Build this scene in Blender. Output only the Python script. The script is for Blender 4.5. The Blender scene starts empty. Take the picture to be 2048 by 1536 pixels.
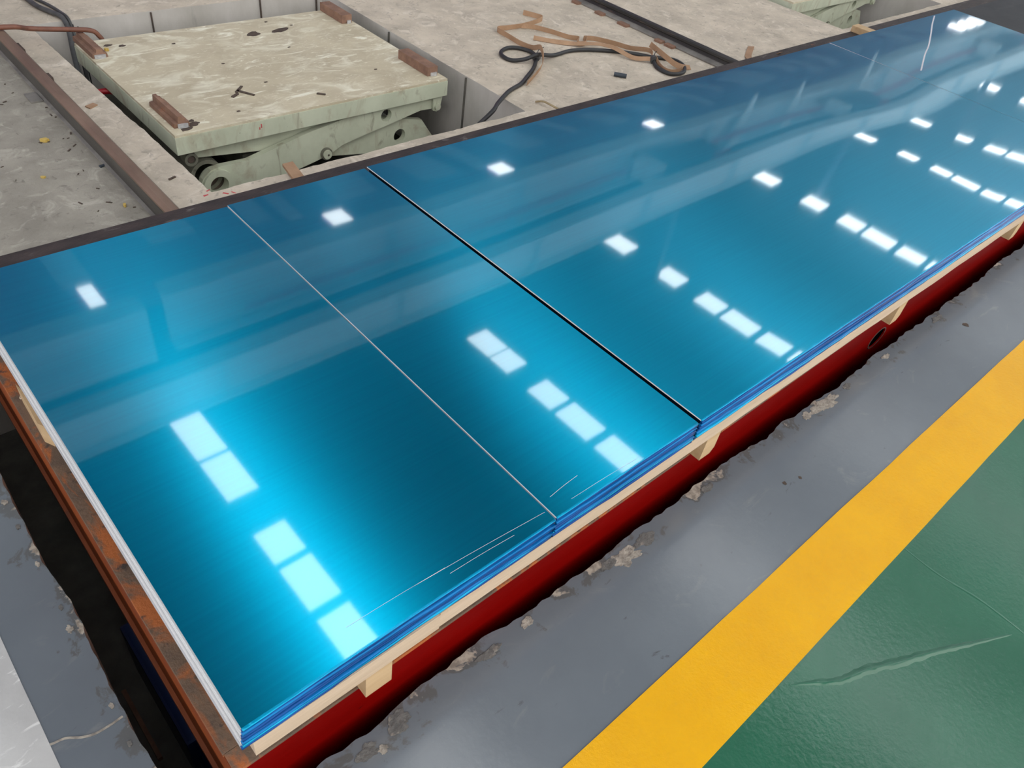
import bpy, bmesh, math, random
from mathutils import Vector, Matrix, noise

S = bpy.context.scene
COL = S.collection

# ------------------------------------------------------------------ camera
cd = bpy.data.cameras.new('camera'); cam = bpy.data.objects.new('camera', cd); COL.objects.link(cam)
cd.sensor_width = 36.0; cd.lens = 1550.0 / 2048.0 * 36.0; cd.clip_start = 0.05; cd.clip_end = 300
def _cam_matrix():
    f = 1550.0
    X = Vector(((3101.2 - 1024) / f, -(-306.8 - 768) / f, -1)).normalized()
    Y = Vector(((-1062.1 - 1024) / f, -(-1027.3 - 768) / f, -1))
    Y = (Y - X * X.dot(Y)).normalized()
    Z = X.cross(Y)
    return Matrix((X, Y, Z)).to_4x4()          # rows = world axes seen in camera space
cam.matrix_world = Matrix.Translation((0, 0, 1.40)) @ _cam_matrix()
S.camera = cam

# ------------------------------------------------------------------ world, exposure
w = bpy.data.worlds.new('overcast_sky'); S.world = w; w.use_nodes = True
w.node_tree.nodes['Background'].inputs[0].default_value = (1.0, 0.985, 0.96, 1)
w.node_tree.nodes['Background'].inputs[1].default_value = 2.0
S.view_settings.view_transform = 'Standard'; S.view_settings.look = 'None'
S.view_settings.exposure = 0.0; S.view_settings.gamma = 1.0; S.view_settings.use_curve_mapping = False
S.cycles.diffuse_bounces = 3; S.cycles.glossy_bounces = 3
SKYLIGHT = 9.0          # daylight through the translucent roof panels

random.seed(7)
R = random.random
def rnd(a, b): return a + (b - a) * R()

# ------------------------------------------------------------------ materials
def _mapped(nt, scale=(1, 1, 1), rot=(0, 0, 0)):
    tc = nt.nodes.new('ShaderNodeTexCoord'); mp = nt.nodes.new('ShaderNodeMapping')
    mp.inputs['Scale'].default_value = scale; mp.inputs['Rotation'].default_value = rot
    nt.links.new(tc.outputs['Object'], mp.inputs['Vector']); return mp.outputs['Vector']
def _noise(nt, vec, scale, detail=5, rough=.55, dist=0.0):
    n = nt.nodes.new('ShaderNodeTexNoise'); n.inputs['Scale'].default_value = scale
    n.inputs['Detail'].default_value = detail; n.inputs['Roughness'].default_value = rough
    n.inputs['Distortion'].default_value = dist
    nt.links.new(vec, n.inputs['Vector']); return n.outputs['Fac']
def _range(nt, val, a, b, c=0.0, d=1.0):
    m = nt.nodes.new('ShaderNodeMapRange'); m.inputs[1].default_value = a; m.inputs[2].default_value = b
    m.inputs[3].default_value = c; m.inputs[4].default_value = d
    nt.links.new(val, m.inputs[0]); return m.outputs[0]
def _math(nt, op, a, b):
    m = nt.nodes.new('ShaderNodeMath'); m.operation = op
    for i, v in enumerate((a, b)):
        if isinstance(v, (int, float)): m.inputs[i].default_value = v
        else: nt.links.new(v, m.inputs[i])
    return m.outputs[0]
def _mix(nt, fac, a, b):
    m = nt.nodes.new('ShaderNodeMix'); m.data_type = 'RGBA'
    nt.links.new(fac, m.inputs['Factor'])
    for s, v in (('A', a), ('B', b)):
        k = [i for i in m.inputs if i.name == s and i.type == 'RGBA'][0]
        if isinstance(v, tuple): k.default_value = (*v[:3], 1)
        else: nt.links.new(v, k)
    return [o for o in m.outputs if o.type == 'RGBA'][0]
def mat(name, c1, c2=None, scale=6, lo=.35, hi=.65, rough=.6, metal=0.0, coat=0.0, coat_rough=.05, bump=0.0,
        bscale=80, stretch=(1, 1, 1), rot=(0, 0, 0), dist=0.0, spec=.5, layers=(), rough2=None, bdist=.01):
    """layers: (colour, scale, lo, hi, stretch, distortion[, rotation])"""
    m = bpy.data.materials.new(name); m.use_nodes = True; nt = m.node_tree
    p = nt.nodes['Principled BSDF']
    p.inputs['Roughness'].default_value = rough; p.inputs['Metallic'].default_value = metal
    p.inputs['Coat Weight'].default_value = coat; p.inputs['Coat Roughness'].default_value = coat_rough
    p.inputs['Specular IOR Level'].default_value = spec
    if c2 is None: c2 = tuple(v * .82 for v in c1)
    v = _mapped(nt, stretch, rot)
    col = _mix(nt, _range(nt, _noise(nt, v, scale, 7, .6, dist), lo, hi), c1, c2)
    for L in layers:
        vv = _mapped(nt, L[4] if len(L) > 4 else (1, 1, 1), L[6] if len(L) > 6 else (0, 0, 0))
        col = _mix(nt, _range(nt, _noise(nt, vv, L[1], 6, .6, L[5] if len(L) > 5 else 0), L[2], L[3]), col, L[0])
    nt.links.new(col, p.inputs['Base Color'])
    if rough2 is not None:
        nt.links.new(_range(nt, _noise(nt, v, scale * 1.7, 5), .3, .7, rough, rough2), p.inputs['Roughness'])
    if bump:
        b = nt.nodes.new('ShaderNodeBump'); b.inputs['Strength'].default_value = bump; b.inputs['Distance'].default_value = bdist
        nt.links.new(_noise(nt, _mapped(nt, stretch, rot), bscale, 6, .6), b.inputs['Height'])
        nt.links.new(b.outputs[0], p.inputs['Normal'])
    return m

M = {}
M['concrete'] = mat('worn_concrete', (.64, .555, .45), (.455, .395, .32), 5, rough=.85, bump=.35, bscale=45,
    layers=[((.74, .66, .56), 9, .54, .74, (1, 1, 1), 1.5), ((.36, .315, .255), 26, .56, .72, (1, 1, 1), 1.0), ((.72, .64, .54), 40, .60, .72, (1, 1, 1), 1.5), ((.34, .30, .245), 1.6, .62, .80, (1, 1, 1), .6), ((.13, .115, .10), 60, .74, .80)])
M['concrete_dirty'] = mat('dirty_concrete', (.36, .335, .285), (.255, .235, .20), 6, rough=.85, bump=.35, bscale=45,
    layers=[((.48, .45, .39), 13, .54, .72, (1, 1, 1), 1.0), ((.20, .185, .16), 30, .58, .72, (1, 1, 1), 1.0), ((.15, .14, .12), 3, .62, .8), ((.07, .065, .06), 48, .74, .80)])
M['pit_wall'] = mat('cast_concrete_wall', (.60, .57, .54), (.44, .415, .38), 3.5, rough=.8, bump=.15, bscale=30, stretch=(1, 1, .6),
    layers=[((.16, .15, .135), 5, .66, .86, (1.5, 1.5, .25)), ((.12, .11, .10), 60, .74, .8)])
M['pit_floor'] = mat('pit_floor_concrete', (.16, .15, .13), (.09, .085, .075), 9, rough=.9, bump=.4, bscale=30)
M['chip'] = mat('broken_concrete', (.46, .42, .36), (.22, .20, .175), 60, rough=.9, bump=.6, bscale=120)
M['chip_dark'] = mat('scraped_floor_edge', (.17, .165, .155), (.10, .10, .098), 70, rough=.8, bump=.5, bscale=110,
    layers=[((.30, .27, .235), 40, .58, .68)])
M['steel_dark'] = mat('dark_scaled_steel', (.065, .050, .045), (.034, .028, .027), 25, rough=.6, metal=.2, bump=.3, bscale=160, stretch=(.4, 1, 1),
    layers=[((.33, .125, .06), 9, .68, .76, (1, 2, 1), .8), ((.16, .14, .13), 30, .62, .72, (.5, 1, 1))])
M['deck'] = mat('dark_deck_plate', (.032, .030, .032), (.02, .019, .02), 5, rough=.5, metal=.2, bump=.15, bscale=90,
    layers=[((.075, .072, .076), 3, .60, .8, (.5, 2, 1))])
M['red_paint'] = mat('red_paint', (.19, .001, .0005), (.125, .0008, .0003), 4, rough=.5, spec=.05, bump=.12, bscale=40, stretch=(.3, 1, 1),
    layers=[((.03, .003, .003), 30, .70, .76, (.5, 1, 1)), ((.35, .05, .03), 60, .77, .80, (.4, 1, 2))])
M['orange_paint'] = mat('rusty_orange_paint', (.34, .078, .014), (.21, .043, .010), 5, rough=.5, bump=.15, bscale=50, stretch=(1, .25, 1),
    layers=[((.10, .04, .022), 12, .62, .72, (1, .5, 1))])
M['orange_chipped'] = mat('chipped_orange_paint', (.20, .125, .08), (.13, .09, .065), 20, rough=.65, bump=.3, bscale=120,
    layers=[((.46, .135, .035), 6, .50, .56, (1.5, .7, 1), .6), ((.06, .045, .04), 30, .60, .68)])
M['alu'] = mat('bare_aluminium_edge', (.86, .87, .89), (.78, .79, .81), 40, rough=.45, metal=.0, stretch=(1, .1, 6))
M['alu_grey'] = mat('dull_aluminium_edge', (.62, .63, .66), (.52, .53, .56), 40, rough=.45, stretch=(1, .1, 6))
M['gap_shade'] = mat('painted_gap_shade', (.0, .012, .03), (.0, .008, .02), 40, rough=.5, spec=.2)  # near-black plate colour paints the shade inside the seam gap
M['pine'] = mat('pale_pine', (.60, .43, .25), (.50, .34, .185), 12, rough=.7, bump=.12, bscale=40, stretch=(.25, 2.5, 2.5),
    layers=[((.36, .21, .09), 10, .66, .74, (.3, 3, 3), .5)])
M['pine_rough'] = mat('sawn_pine_strip', (.64, .51, .385), (.54, .42, .305), 14, rough=.75, bump=.25, bscale=60, stretch=(.2, 2, 3),
    layers=[((.42, .30, .19), 45, .66, .74, (.25, 1, 2))])
M['lift_green'] = mat('pale_green_paint', (.60, .64, .50), (.50, .535, .41), 6, rough=.55, bump=.06, bscale=60,
    layers=[((.40, .36, .26), 9, .54, .74, (1, 1, .5), 1.0), ((.22, .19, .13), 16, .62, .76, (1, 1, .35), 1.0), ((.07, .055, .04), 45, .70, .75)])
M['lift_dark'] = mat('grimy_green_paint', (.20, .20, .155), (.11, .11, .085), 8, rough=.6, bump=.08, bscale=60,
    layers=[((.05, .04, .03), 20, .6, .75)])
M['lift_top'] = mat('trodden_platform_top', (.60, .53, .385), (.48, .415, .295), 4.5, rough=.65, bump=.08, bscale=50, dist=.6,
    layers=[((.76, .72, .575), 5, .50, .70, (1, 1.6, 1), 1.6, (0, 0, .3)), ((.84, .81, .67), 11, .58, .68, (.4, 1.6, 1), 2.0, (0, 0, .35)), ((.82, .79, .65), 30, .60, .70, (.6, 2, 1), 2.0, (0, 0, .5)), ((.20, .15, .105), 40, .72, .77)])
M['rust'] = mat('rusty_steel', (.29, .165, .11), (.18, .10, .07), 18, rough=.75, bump=.25, bscale=120,
    layers=[((.36, .13, .055), 14, .62, .74)])
M['rust_dark'] = mat('dark_rust', (.10, .07, .055), (.05, .04, .034), 22, rough=.7, bump=.25, bscale=120)
M['weld'] = mat('white_weld', (.62, .63, .64), (.42, .42, .43), 60, rough=.5, metal=.3, bump=.4, bscale=90)
M['rail'] = mat('rail_steel', (.115, .11, .098), (.075, .07, .062), 9, rough=.5, metal=.35, bump=.15, bscale=60, stretch=(1, .25, 1))
M['rail_black'] = mat('black_rail_steel', (.045, .042, .040), (.022, .021, .020), 9, rough=.5, metal=.2, bump=.15, bscale=60, stretch=(1, .25, 1),
    layers=[((.12, .08, .06), 14, .62, .72, (1, .3, 1))])
M['rail_rust'] = mat('rail_rust', (.27, .185, .135), (.16, .105, .077), 8, rough=.55, metal=.2, bump=.12, bscale=60, stretch=(1, .25, 1))
M['rail_flange'] = mat('rail_flange_dust', (.27, .255, .235), (.16, .15, .14), 10, rough=.7, bump=.15, bscale=60)
M['rubber'] = mat('black_rubber', (.032, .033, .036), (.022, .022, .024), 20, rough=.5)
M['rubber_grey'] = mat('grey_rubber', (.085, .085, .088), (.05, .05, .052), 20, rough=.6)
M['rubber_blue'] = mat('blue_grey_rubber', (.045, .058, .075), (.03, .04, .055), 20, rough=.55)
M['hose_orange'] = mat('orange_hose', (.22, .085, .052), (.14, .06, .04), 20, rough=.5)
M['hose_red'] = mat('red_hose', (.50, .015, .03), (.40, .01, .02), 20, rough=.4)
M['kraft'] = mat('kraft_card', (.43, .27, .165), (.34, .205, .12), 14, rough=.8, bump=.1, bscale=80)
M['straw'] = mat('straw_wood', (.45, .36, .22), (.30, .23, .13), 40, rough=.8)
M['yellow_bit'] = mat('yellow_plastic', (.62, .45, .12), (.5, .34, .08), 60, rough=.5)
M['mark'] = mat('brown_scale', (.10, .068, .05), (.06, .045, .035), 60, rough=.8)
M['red_mark'] = mat('red_crayon', (.62, .10, .11), (.5, .07, .08), 60, rough=.8)
M['blue_box'] = mat('dark_blue_enamel', (.006, .018, .09), (.004, .012, .06), 8, rough=.35)
M['pale_paint'] = mat('scuffed_pale_paint', (.56, .56, .555), (.42, .42, .42), 4, rough=.5, bump=.08, bscale=40,
    layers=[((.72, .72, .71), 10, .58, .68, (1, 3, 1), 2.0, (0, 0, .6))])
M['green_paint'] = mat('green_floor_paint', (.022, .135, .075), (.018, .112, .062), 3, rough=.15, bump=.45, bdist=.0011, bscale=80, spec=.85,
    layers=[((.10, .24, .17), 60, .76, .80)], rough2=.20)
M['yellow_paint'] = mat('yellow_line_paint', (.86, .45, .0), (.80, .40, .0), 5, rough=.20, bump=.6, bdist=.0018, bscale=90, spec=.34,
    layers=[((.36, .21, .03), 38, .75, .80, (1, .5, 1))])
M['hall_wall'] = mat('hall_wall_rose', (.32, .16, .36), (.25, .12, .29), 1, rough=.8)
M['hall_end'] = mat('hall_end_wall', (.26, .34, .44), (.20, .28, .36), 1, rough=.8)
M['hall_wall_pale'] = mat('hall_wall_pale', (.66, .78, .90), (.58, .70, .82), 1, rough=.8)
M['roof'] = mat('roof_sheeting', (.045, .075, .125), (.034, .056, .095), .5, rough=.7)
M['roof_steel'] = mat('roof_steel', (.05, .055, .06), (.04, .045, .05), .5, rough=.7)
M['crane_pale'] = mat('crane_pale_paint', (.70, .86, .95), (.63, .79, .88), .5, rough=.5)
M['crane_blue'] = mat('crane_slate_paint', (.10, .12, .19), (.08, .09, .15), 1, rough=.5)
M['crane_red'] = mat('crane_red_paint', (.62, .05, .10), (.5, .04, .08), 1, rough=.5)

def emit(name, colour, strength):
    m = bpy.data.materials.new(name); m.use_nodes = True; nt = m.node_tree; nt.nodes.clear()
    e = nt.nodes.new('ShaderNodeEmission'); o = nt.nodes.new('ShaderNodeOutputMaterial')
    e.inputs[0].default_value = (*colour, 1); e.inputs[1].default_value = strength
    nt.links.new(e.outputs[0], o.inputs[0]); return m
M['skylight'] = emit('translucent_skylight', (.97, 1.0, 1.0), SKYLIGHT)

def grey_floor():
    m = mat('grey_floor_paint', (.158, .180, .205), (.135, .154, .178), 2.2, rough=.36, bump=.25, bdist=.0010, bscale=45, spec=.75,
        layers=[((.205, .215, .225), 5, .60, .80, (1, 2.5, 1), 1.5, (0, 0, .5)), ((.085, .088, .092), 11, .68, .76, (1, 3, 1), 1.0, (0, 0, -.6)), ((.055, .055, .055), 45, .765, .79)], rough2=.46)
    nt = m.node_tree; p = nt.nodes['Principled BSDF']
    tc = nt.nodes.new('ShaderNodeTexCoord'); sx = nt.nodes.new('ShaderNodeSeparateXYZ'); nt.links.new(tc.outputs['Object'], sx.inputs[0])
    my = _range(nt, sx.outputs['Y'], .40, .49); mx = _range(nt, sx.outputs['X'], -.035, .03)
    e = _math(nt, 'MINIMUM', my, mx)
    v = _mapped(nt); n = _noise(nt, v, 13, 6, .62, .4)
    k = _math(nt, 'ADD', _math(nt, 'MULTIPLY', e, .24), n)
    old = p.inputs['Base Color'].links[0].from_socket
    c = _mix(nt, _range(nt, k, .70, .74), old, (.115, .118, .12))
    worn = _mix(nt, _range(nt, _noise(nt, v, 70, 5), .4, .6), (.40, .35, .29), (.20, .17, .14))
    c = _mix(nt, _range(nt, k, .80, .82), c, worn)
    nt.links.new(c, p.inputs['Base Color'])
    nt.links.new(_range(nt, k, .79, .83, .20, .9), p.inputs['Roughness'])
    return m
M['grey_paint'] = grey_floor()

def film():
    m = bpy.data.materials.new('blue_protective_film'); m.use_nodes = True; nt = m.node_tree
    p = nt.nodes['Principled BSDF']
    v = _mapped(nt, (.4, 30, 1))
    n = _noise(nt, v, 6, 3)
    nt.links.new(_mix(nt, _range(nt, n, .3, .7), (.0005, .385, .61), (.0005, .355, .575)), p.inputs['Base Color'])
    p.inputs['Metallic'].default_value = 1.0
    p.inputs['Roughness'].default_value = .28
    p.inputs['Anisotropic'].default_value = .75
    tg = nt.nodes.new('ShaderNodeCombineXYZ'); tg.inputs[1].default_value = 1.0; nt.links.new(tg.outputs[0], p.inputs['Tangent'])
    p.inputs['Coat Weight'].default_value = 1.0; p.inputs['Coat Roughness'].default_value = .035; p.inputs['Coat IOR'].default_value = 1.52
    return m
M['film'] = film()
def flap_mat(name, a, b):
    return mat(name, a, b, 22, rough=.22, metal=.35, spec=.3, bump=.4, bscale=26, stretch=(.08, 1, 2.5),
        layers=[((.35, .72, .85), 60, .72, .76, (.03, 1, 3))])
M['flap_bright'] = flap_mat('blue_film_flap_bright', (.0, .40, .66), (.0, .27, .55))
M['flap_mid'] = flap_mat('blue_film_flap_mid', (.0, .19, .50), (.0, .11, .38))
M['flap_deep'] = flap_mat('blue_film_flap_deep', (.0, .075, .30), (.0, .04, .19))
FLAPS = ['flap_deep', 'flap_bright', 'flap_mid', 'flap_deep', 'flap_deep', 'flap_mid', 'flap_deep', 'flap_bright']  # one film in three tones, picked by sheet

# ------------------------------------------------------------------ mesh helpers (all coordinates are world metres)
def box(bm, x0, x1, y0, y1, z0, z1, bev=0.0):
    r = bmesh.ops.create_cube(bm, size=1.0)
    vs = r['verts']
    for v in vs:
        v.co = Vector((x0 + (v.co.x + .5) * (x1 - x0), y0 + (v.co.y + .5) * (y1 - y0), z0 + (v.co.z + .5) * (z1 - z0)))
    if bev:
        es = list({e for v in vs for e in v.link_edges})
        bmesh.ops.bevel(bm, geom=es, offset=bev, segments=2, affect='EDGES', profile=.7)
    return bm
def cyl(bm, p0, p1, r, n=24, r2=None):
    p0, p1 = Vector(p0), Vector(p1); d = p1 - p0
    q = d.to_track_quat('Z', 'Y').to_matrix().to_4x4()
    bmesh.ops.create_cone(bm, cap_ends=True, segments=n, radius1=r, radius2=r if r2 is None else r2, depth=d.length,
        matrix=Matrix.Translation((p0 + p1) / 2) @ q)
    return bm
def ring(bm, c, axis, r_out, r_in, depth, n=28):
    """flat washer / short pipe along axis 'Y' starting at c"""
    A = []
    for k in range(n):
        a = 2 * math.pi * k / n
        row = []
        for r, d in ((r_out, 0), (r_out, depth), (r_in, depth), (r_in, 0)):
            row.append(bm.verts.new((c[0] + r * math.cos(a), c[1] + d, c[2] + r * math.sin(a))))
        A.append(row)
    for k in range(n):
        a, b = A[k], A[(k + 1) % n]
        for j in range(4):
            bm.faces.new((a[j], b[j], b[(j + 1) % 4], a[(j + 1) % 4]))
    bmesh.ops.recalc_face_normals(bm, faces=bm.faces)
    return bm
def circle(cx, cz, r, n=22): return [(cx + r * math.cos(2 * math.pi * k / n), cz + r * math.sin(2 * math.pi * k / n)) for k in range(n)]
def prism(bm, loops, to3, ext):
    """fill 2-D loops (first outer, rest holes), map with to3, extrude by vector ext"""
    es = []
    for L in loops:
        vs = [bm.verts.new(to3(p)) for p in L]
        es += [bm.edges.new((vs[i], vs[(i + 1) % len(vs)])) for i in range(len(vs))]
    g = bmesh.ops.triangle_fill(bm, use_beauty=True, use_dissolve=False, edges=es)
    fs = [f for f in g['geom'] if isinstance(f, bmesh.types.BMFace)]
    r = bmesh.ops.extrude_face_region(bm, geom=fs)
    bmesh.ops.translate(bm, vec=Vector(ext), verts=[v for v in r['geom'] if isinstance(v, bmesh.types.BMVert)])
    bmesh.ops.recalc_face_normals(bm, faces=bm.faces)
    return bm
def spline(pts, k=6):
    P = [Vector(p) for p in pts]; P = [P[0] * 2 - P[1]] + P + [P[-1] * 2 - P[-2]]
    out = []
    for i in range(1, len(P) - 2):
        a, b, c, d = P[i - 1:i + 3]
        for s in range(k):
            t = s / k
            out.append(.5 * ((2 * b) + (c - a) * t + (2 * a - 5 * b + 4 * c - d) * t * t + (3 * b - a - 3 * c + d) * t ** 3))
    out.append(P[-2]); return out
def tube(bm, pts, r, n=10, k=6, smooth=True):
    P = spline(pts, k) if smooth else [Vector(p) for p in pts]
    rows = []; up = Vector((0, 0, 1))
    for i, p in enumerate(P):
        t = (P[min(i + 1, len(P) - 1)] - P[max(i - 1, 0)]).normalized()
        s = t.cross(up)
        if s.length < 1e-3: s = t.cross(Vector((1, 0, 0)))
        s.normalize(); u = s.cross(t)
        rows.append([bm.verts.new(p + (s * math.cos(a) + u * math.sin(a)) * r) for a in [2 * math.pi * j / n for j in range(n)]])
    for a, b in zip(rows, rows[1:]):
        for j in range(n): bm.faces.new((a[j], a[(j + 1) % n], b[(j + 1) % n], b[j])).smooth = True
    bm.faces.new(rows[0]); bm.faces.new(rows[-1][::-1])
    bmesh.ops.recalc_face_normals(bm, faces=bm.faces)
    return bm
def ribbon(bm, pts, width, tilt=None, th=.0012, k=5, smooth=True):
    """strip whose lower edge follows pts; tilt 0 = lying flat, 90 = on edge (one value or one per point)"""
    n0 = len(pts)
    T = tilt if isinstance(tilt, (list, tuple)) else [tilt] * n0
    P = spline([(p[0], p[1], p[2] if len(p) > 2 else .001) for p in pts], k) if smooth else [Vector((p[0], p[1], p[2] if len(p) > 2 else .001)) for p in pts]
    rows = []
    for i, p in enumerate(P):
        f = i / max(1, len(P) - 1) * (n0 - 1); j = min(int(f), n0 - 2); a = math.radians(T[j] + (T[j + 1] - T[j]) * (f - j))
        t = P[min(i + 1, len(P) - 1)] - P[max(i - 1, 0)]; t.z = 0; t.normalize()
        s = Vector((-t.y, t.x, 0)); d = s * math.cos(a) + Vector((0, 0, 1)) * math.sin(a)
        nn = s * -math.sin(a) + Vector((0, 0, 1)) * math.cos(a)
        rows.append([bm.verts.new(q) for q in (p, p + d * width, p + d * width + nn * th, p + nn * th)])
    for a, b in zip(rows, rows[1:]):
        for j in range(4): bm.faces.new((a[j], a[(j + 1) % 4], b[(j + 1) % 4], b[j]))
    bm.faces.new(rows[0]); bm.faces.new(rows[-1][::-1])
    bmesh.ops.recalc_face_normals(bm, faces=bm.faces)
    return bm
def B(): return bmesh.new()

# ------------------------------------------------------------------ object helpers
LOC = {}
def link(name, bm, m, loc=(0, 0, 0), slots=None):
    L = Vector(loc)
    for v in bm.verts: v.co -= L
    me = bpy.data.meshes.new(name); bm.to_mesh(me); bm.free()
    for x in ([m] if slots is None else slots): me.materials.append(M[x] if isinstance(x, str) else x)
    o = bpy.data.objects.new(name, me); COL.objects.link(o); o.location = L; LOC[o.name] = L
    return o
def part(name, bm, m, parent, label=None):
    L = LOC[parent.name]
    o = link(name, bm, m, L); o.location = (0, 0, 0); o.parent = parent; LOC[o.name] = L
    if label: o['label'] = label
    return o
def tag(o, label, cat, group=None):
    o['label'] = label; o['category'] = cat
    if group: o['group'] = group
    return o
def thing(name, label, cat, loc, group=None):
    o = bpy.data.objects.new(name, None); COL.objects.link(o); o.location = loc; o.empty_display_size = .1
    LOC[o.name] = Vector(loc); return tag(o, label, cat, group)
def solo(name, bm, m, label, cat, group=None):
    xs = [v.co for v in bm.verts]
    loc = (sum(c.x for c in xs) / len(xs), sum(c.y for c in xs) / len(xs), min(c.z for c in xs))
    return tag(link(name, bm, m, loc), label, cat, group)
def struct(name, bm, m, slots=None, label=None, cat=None):
    o = link(name, bm, m, (0, 0, 0), slots); o['kind'] = 'structure'
    if label: o['label'] = label
    if cat: o['category'] = cat
    return o
def dup(root, off, label):
    def cp(o, parent):
        c = o.copy(); COL.objects.link(c); c.parent = parent; LOC[c.name] = LOC[o.name]
        for ch in [x for x in KIDS if x.parent == o]: cp(ch, c)
        return c
    KIDS = list(bpy.data.objects)
    r = cp(root, None); r.location = root.location + Vector(off); LOC[r.name] = LOC[root.name] + Vector(off)
    r['label'] = label; return r

# ================================================================== THE SETTING
PIT = -.50
def jag(a, b, step, amp, seed):
    """points from a to b (excluded) with a ragged offset at right angles"""
    a, b = Vector(a), Vector(b); d = b - a; n = max(2, int(d.length / step)); s = Vector((-d.y, d.x)).normalized()
    out = []
    for i in range(n):
        p = a + d * (i / n)
        k = (noise.noise(Vector((p.x * 9, p.y * 9, seed))) * .6 + noise.noise(Vector((p.x * 34, p.y * 34, seed + 5))) * .4) * amp
        out.append(tuple(p + s * k))
    return out
def jagline(pts, step, amp, seed):
    o = []
    for a, b in zip(pts, pts[1:]): o += jag(a, b, step, amp, seed)
    return o + [tuple(pts[-1])]
def slab(name, loops, zt, zb, mt, mw, label=None, cat=None):
    bm = B(); allv = []; es = []
    for L in loops:
        vs = [bm.verts.new((p[0], p[1], zt)) for p in L]; allv.append(vs)
        es += [bm.edges.new((vs[i], vs[(i + 1) % len(vs)])) for i in range(len(vs))]
    g = bmesh.ops.triangle_fill(bm, use_beauty=True, use_dissolve=False, edges=es)
    for f in g['geom']:
        if isinstance(f, bmesh.types.BMFace):
            if f.normal.z < 0: f.normal_flip()
            f.material_index = 0
    for vs in allv:
        lo = [bm.verts.new((v.co.x, v.co.y, zb)) for v in vs]; n = len(vs)
        for i in range(n):
            f = bm.faces.new((vs[i], vs[(i + 1) % n], lo[(i + 1) % n], lo[i])); f.material_index = 1
    return struct(name, bm, None, [mt, mw], label, cat)

near_edge = [(14, .478), (3.388, .480), (2.859, .477), (2.309, .480), (1.909, .479), (1.62, .485), (1.442, .491), (1.183, .493),
    (.966, .489), (.742, .493), (.643, .493), (.523, .501), (.327, .495), (.233, .491), (.06, .492)]
left_edge = [(.030, .52), (.030, .671), (.029, .707), (.028, .783), (.031, .878), (.031, .954), (.032, 1.046), (.030, 1.121), (.028, 1.219), (.028, 1.303), (.029, 1.424), (.03, 2.10)]
outer = [(-9, -4), (52, -4), (52, .478)] + jagline(near_edge, .009, .016, 1.0) + jagline(left_edge, .009, .010, 3.0) + [(-9, 2.10)]
floor = slab('floor', [outer], 0.0, PIT, 'grey_paint', 'chip', 'grey painted factory floor with a ragged edge along the pit')
# thin paint coats
slab('floor_green', [[(-9, -4), (52, -4)] + jagline([(52, .067), (.3, .0665), (-9, .067)], .25, .003, 4.0)], .0012, .0, 'green_paint', 'green_paint', 'glossy green painted walkway')
slab('floor_yellow_line', [jagline([(-9, .066), (52, .066)], .12, .0015, 5.0) + jagline([(52, .221), (3, .222), (.3, .2265), (-9, .228)], .12, .003, 6.0)], .0022, .0, 'yellow_paint', 'yellow_paint', 'yellow line between green walkway and grey floor')
slab('floor_pale_patch', [[(-9, .30), (-.0865, .30)] + jagline([(-.0865, .3), (-.0865, 1.9)], .05, .001, 8.0) + [(-9, 1.9)]], .0012, .0, 'pale_paint', 'pale_paint', 'pale scuffed floor patch at the lower left')

# far concrete with the two lift pits
def pit_loop(dx, s):
    x0, x1, y0, y1 = .93 + dx, 2.36 + dx, 2.29, 3.93
    return jag((x0, y0), (x1, y0), .02, .014, s) + jag((x1, y0), (x1, y1), .03, .006, s + 1) + jag((x1, y1), (x0 - .03, y1), .04, .006, s + 2) + jag((x0 - .03, y1), (x0, y0), .03, .008, s + 3)
DX = 4.165
slab('floor_concrete', [[(.80, 2.10), (52, 2.10), (52, 19.2), (.80, 19.2)], pit_loop(0, 11), pit_loop(DX, 17)], 0.0, PIT, 'concrete', 'pit_wall', 'bare worn concrete floor around the lift pits')
slab('floor_concrete_worn', [[(-9, 2.10), (.80, 2.10), (.80, 19.2), (-9, 19.2)]], -.0005, PIT, 'concrete_dirty', 'pit_wall', 'grey littered concrete floor beyond the left rail')
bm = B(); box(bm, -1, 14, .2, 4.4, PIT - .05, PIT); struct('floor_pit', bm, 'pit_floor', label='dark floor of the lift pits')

cfl = bpy.data.objects['floor_concrete']
for x in (1.429, 1.99, 2.317):
    bm = B(); box(bm, x, x + .006, 3.920, 3.9285, -.45, -.004); part('formwork_joint', bm, 'rust_dark', cfl)
for y_ in (2.69, 3.3):
    bm = B(); box(bm, 2.3505, 2.358, y_, y_ + .006, -.45, -.004); part('formwork_joint', bm, 'pit_floor', cfl)
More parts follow.
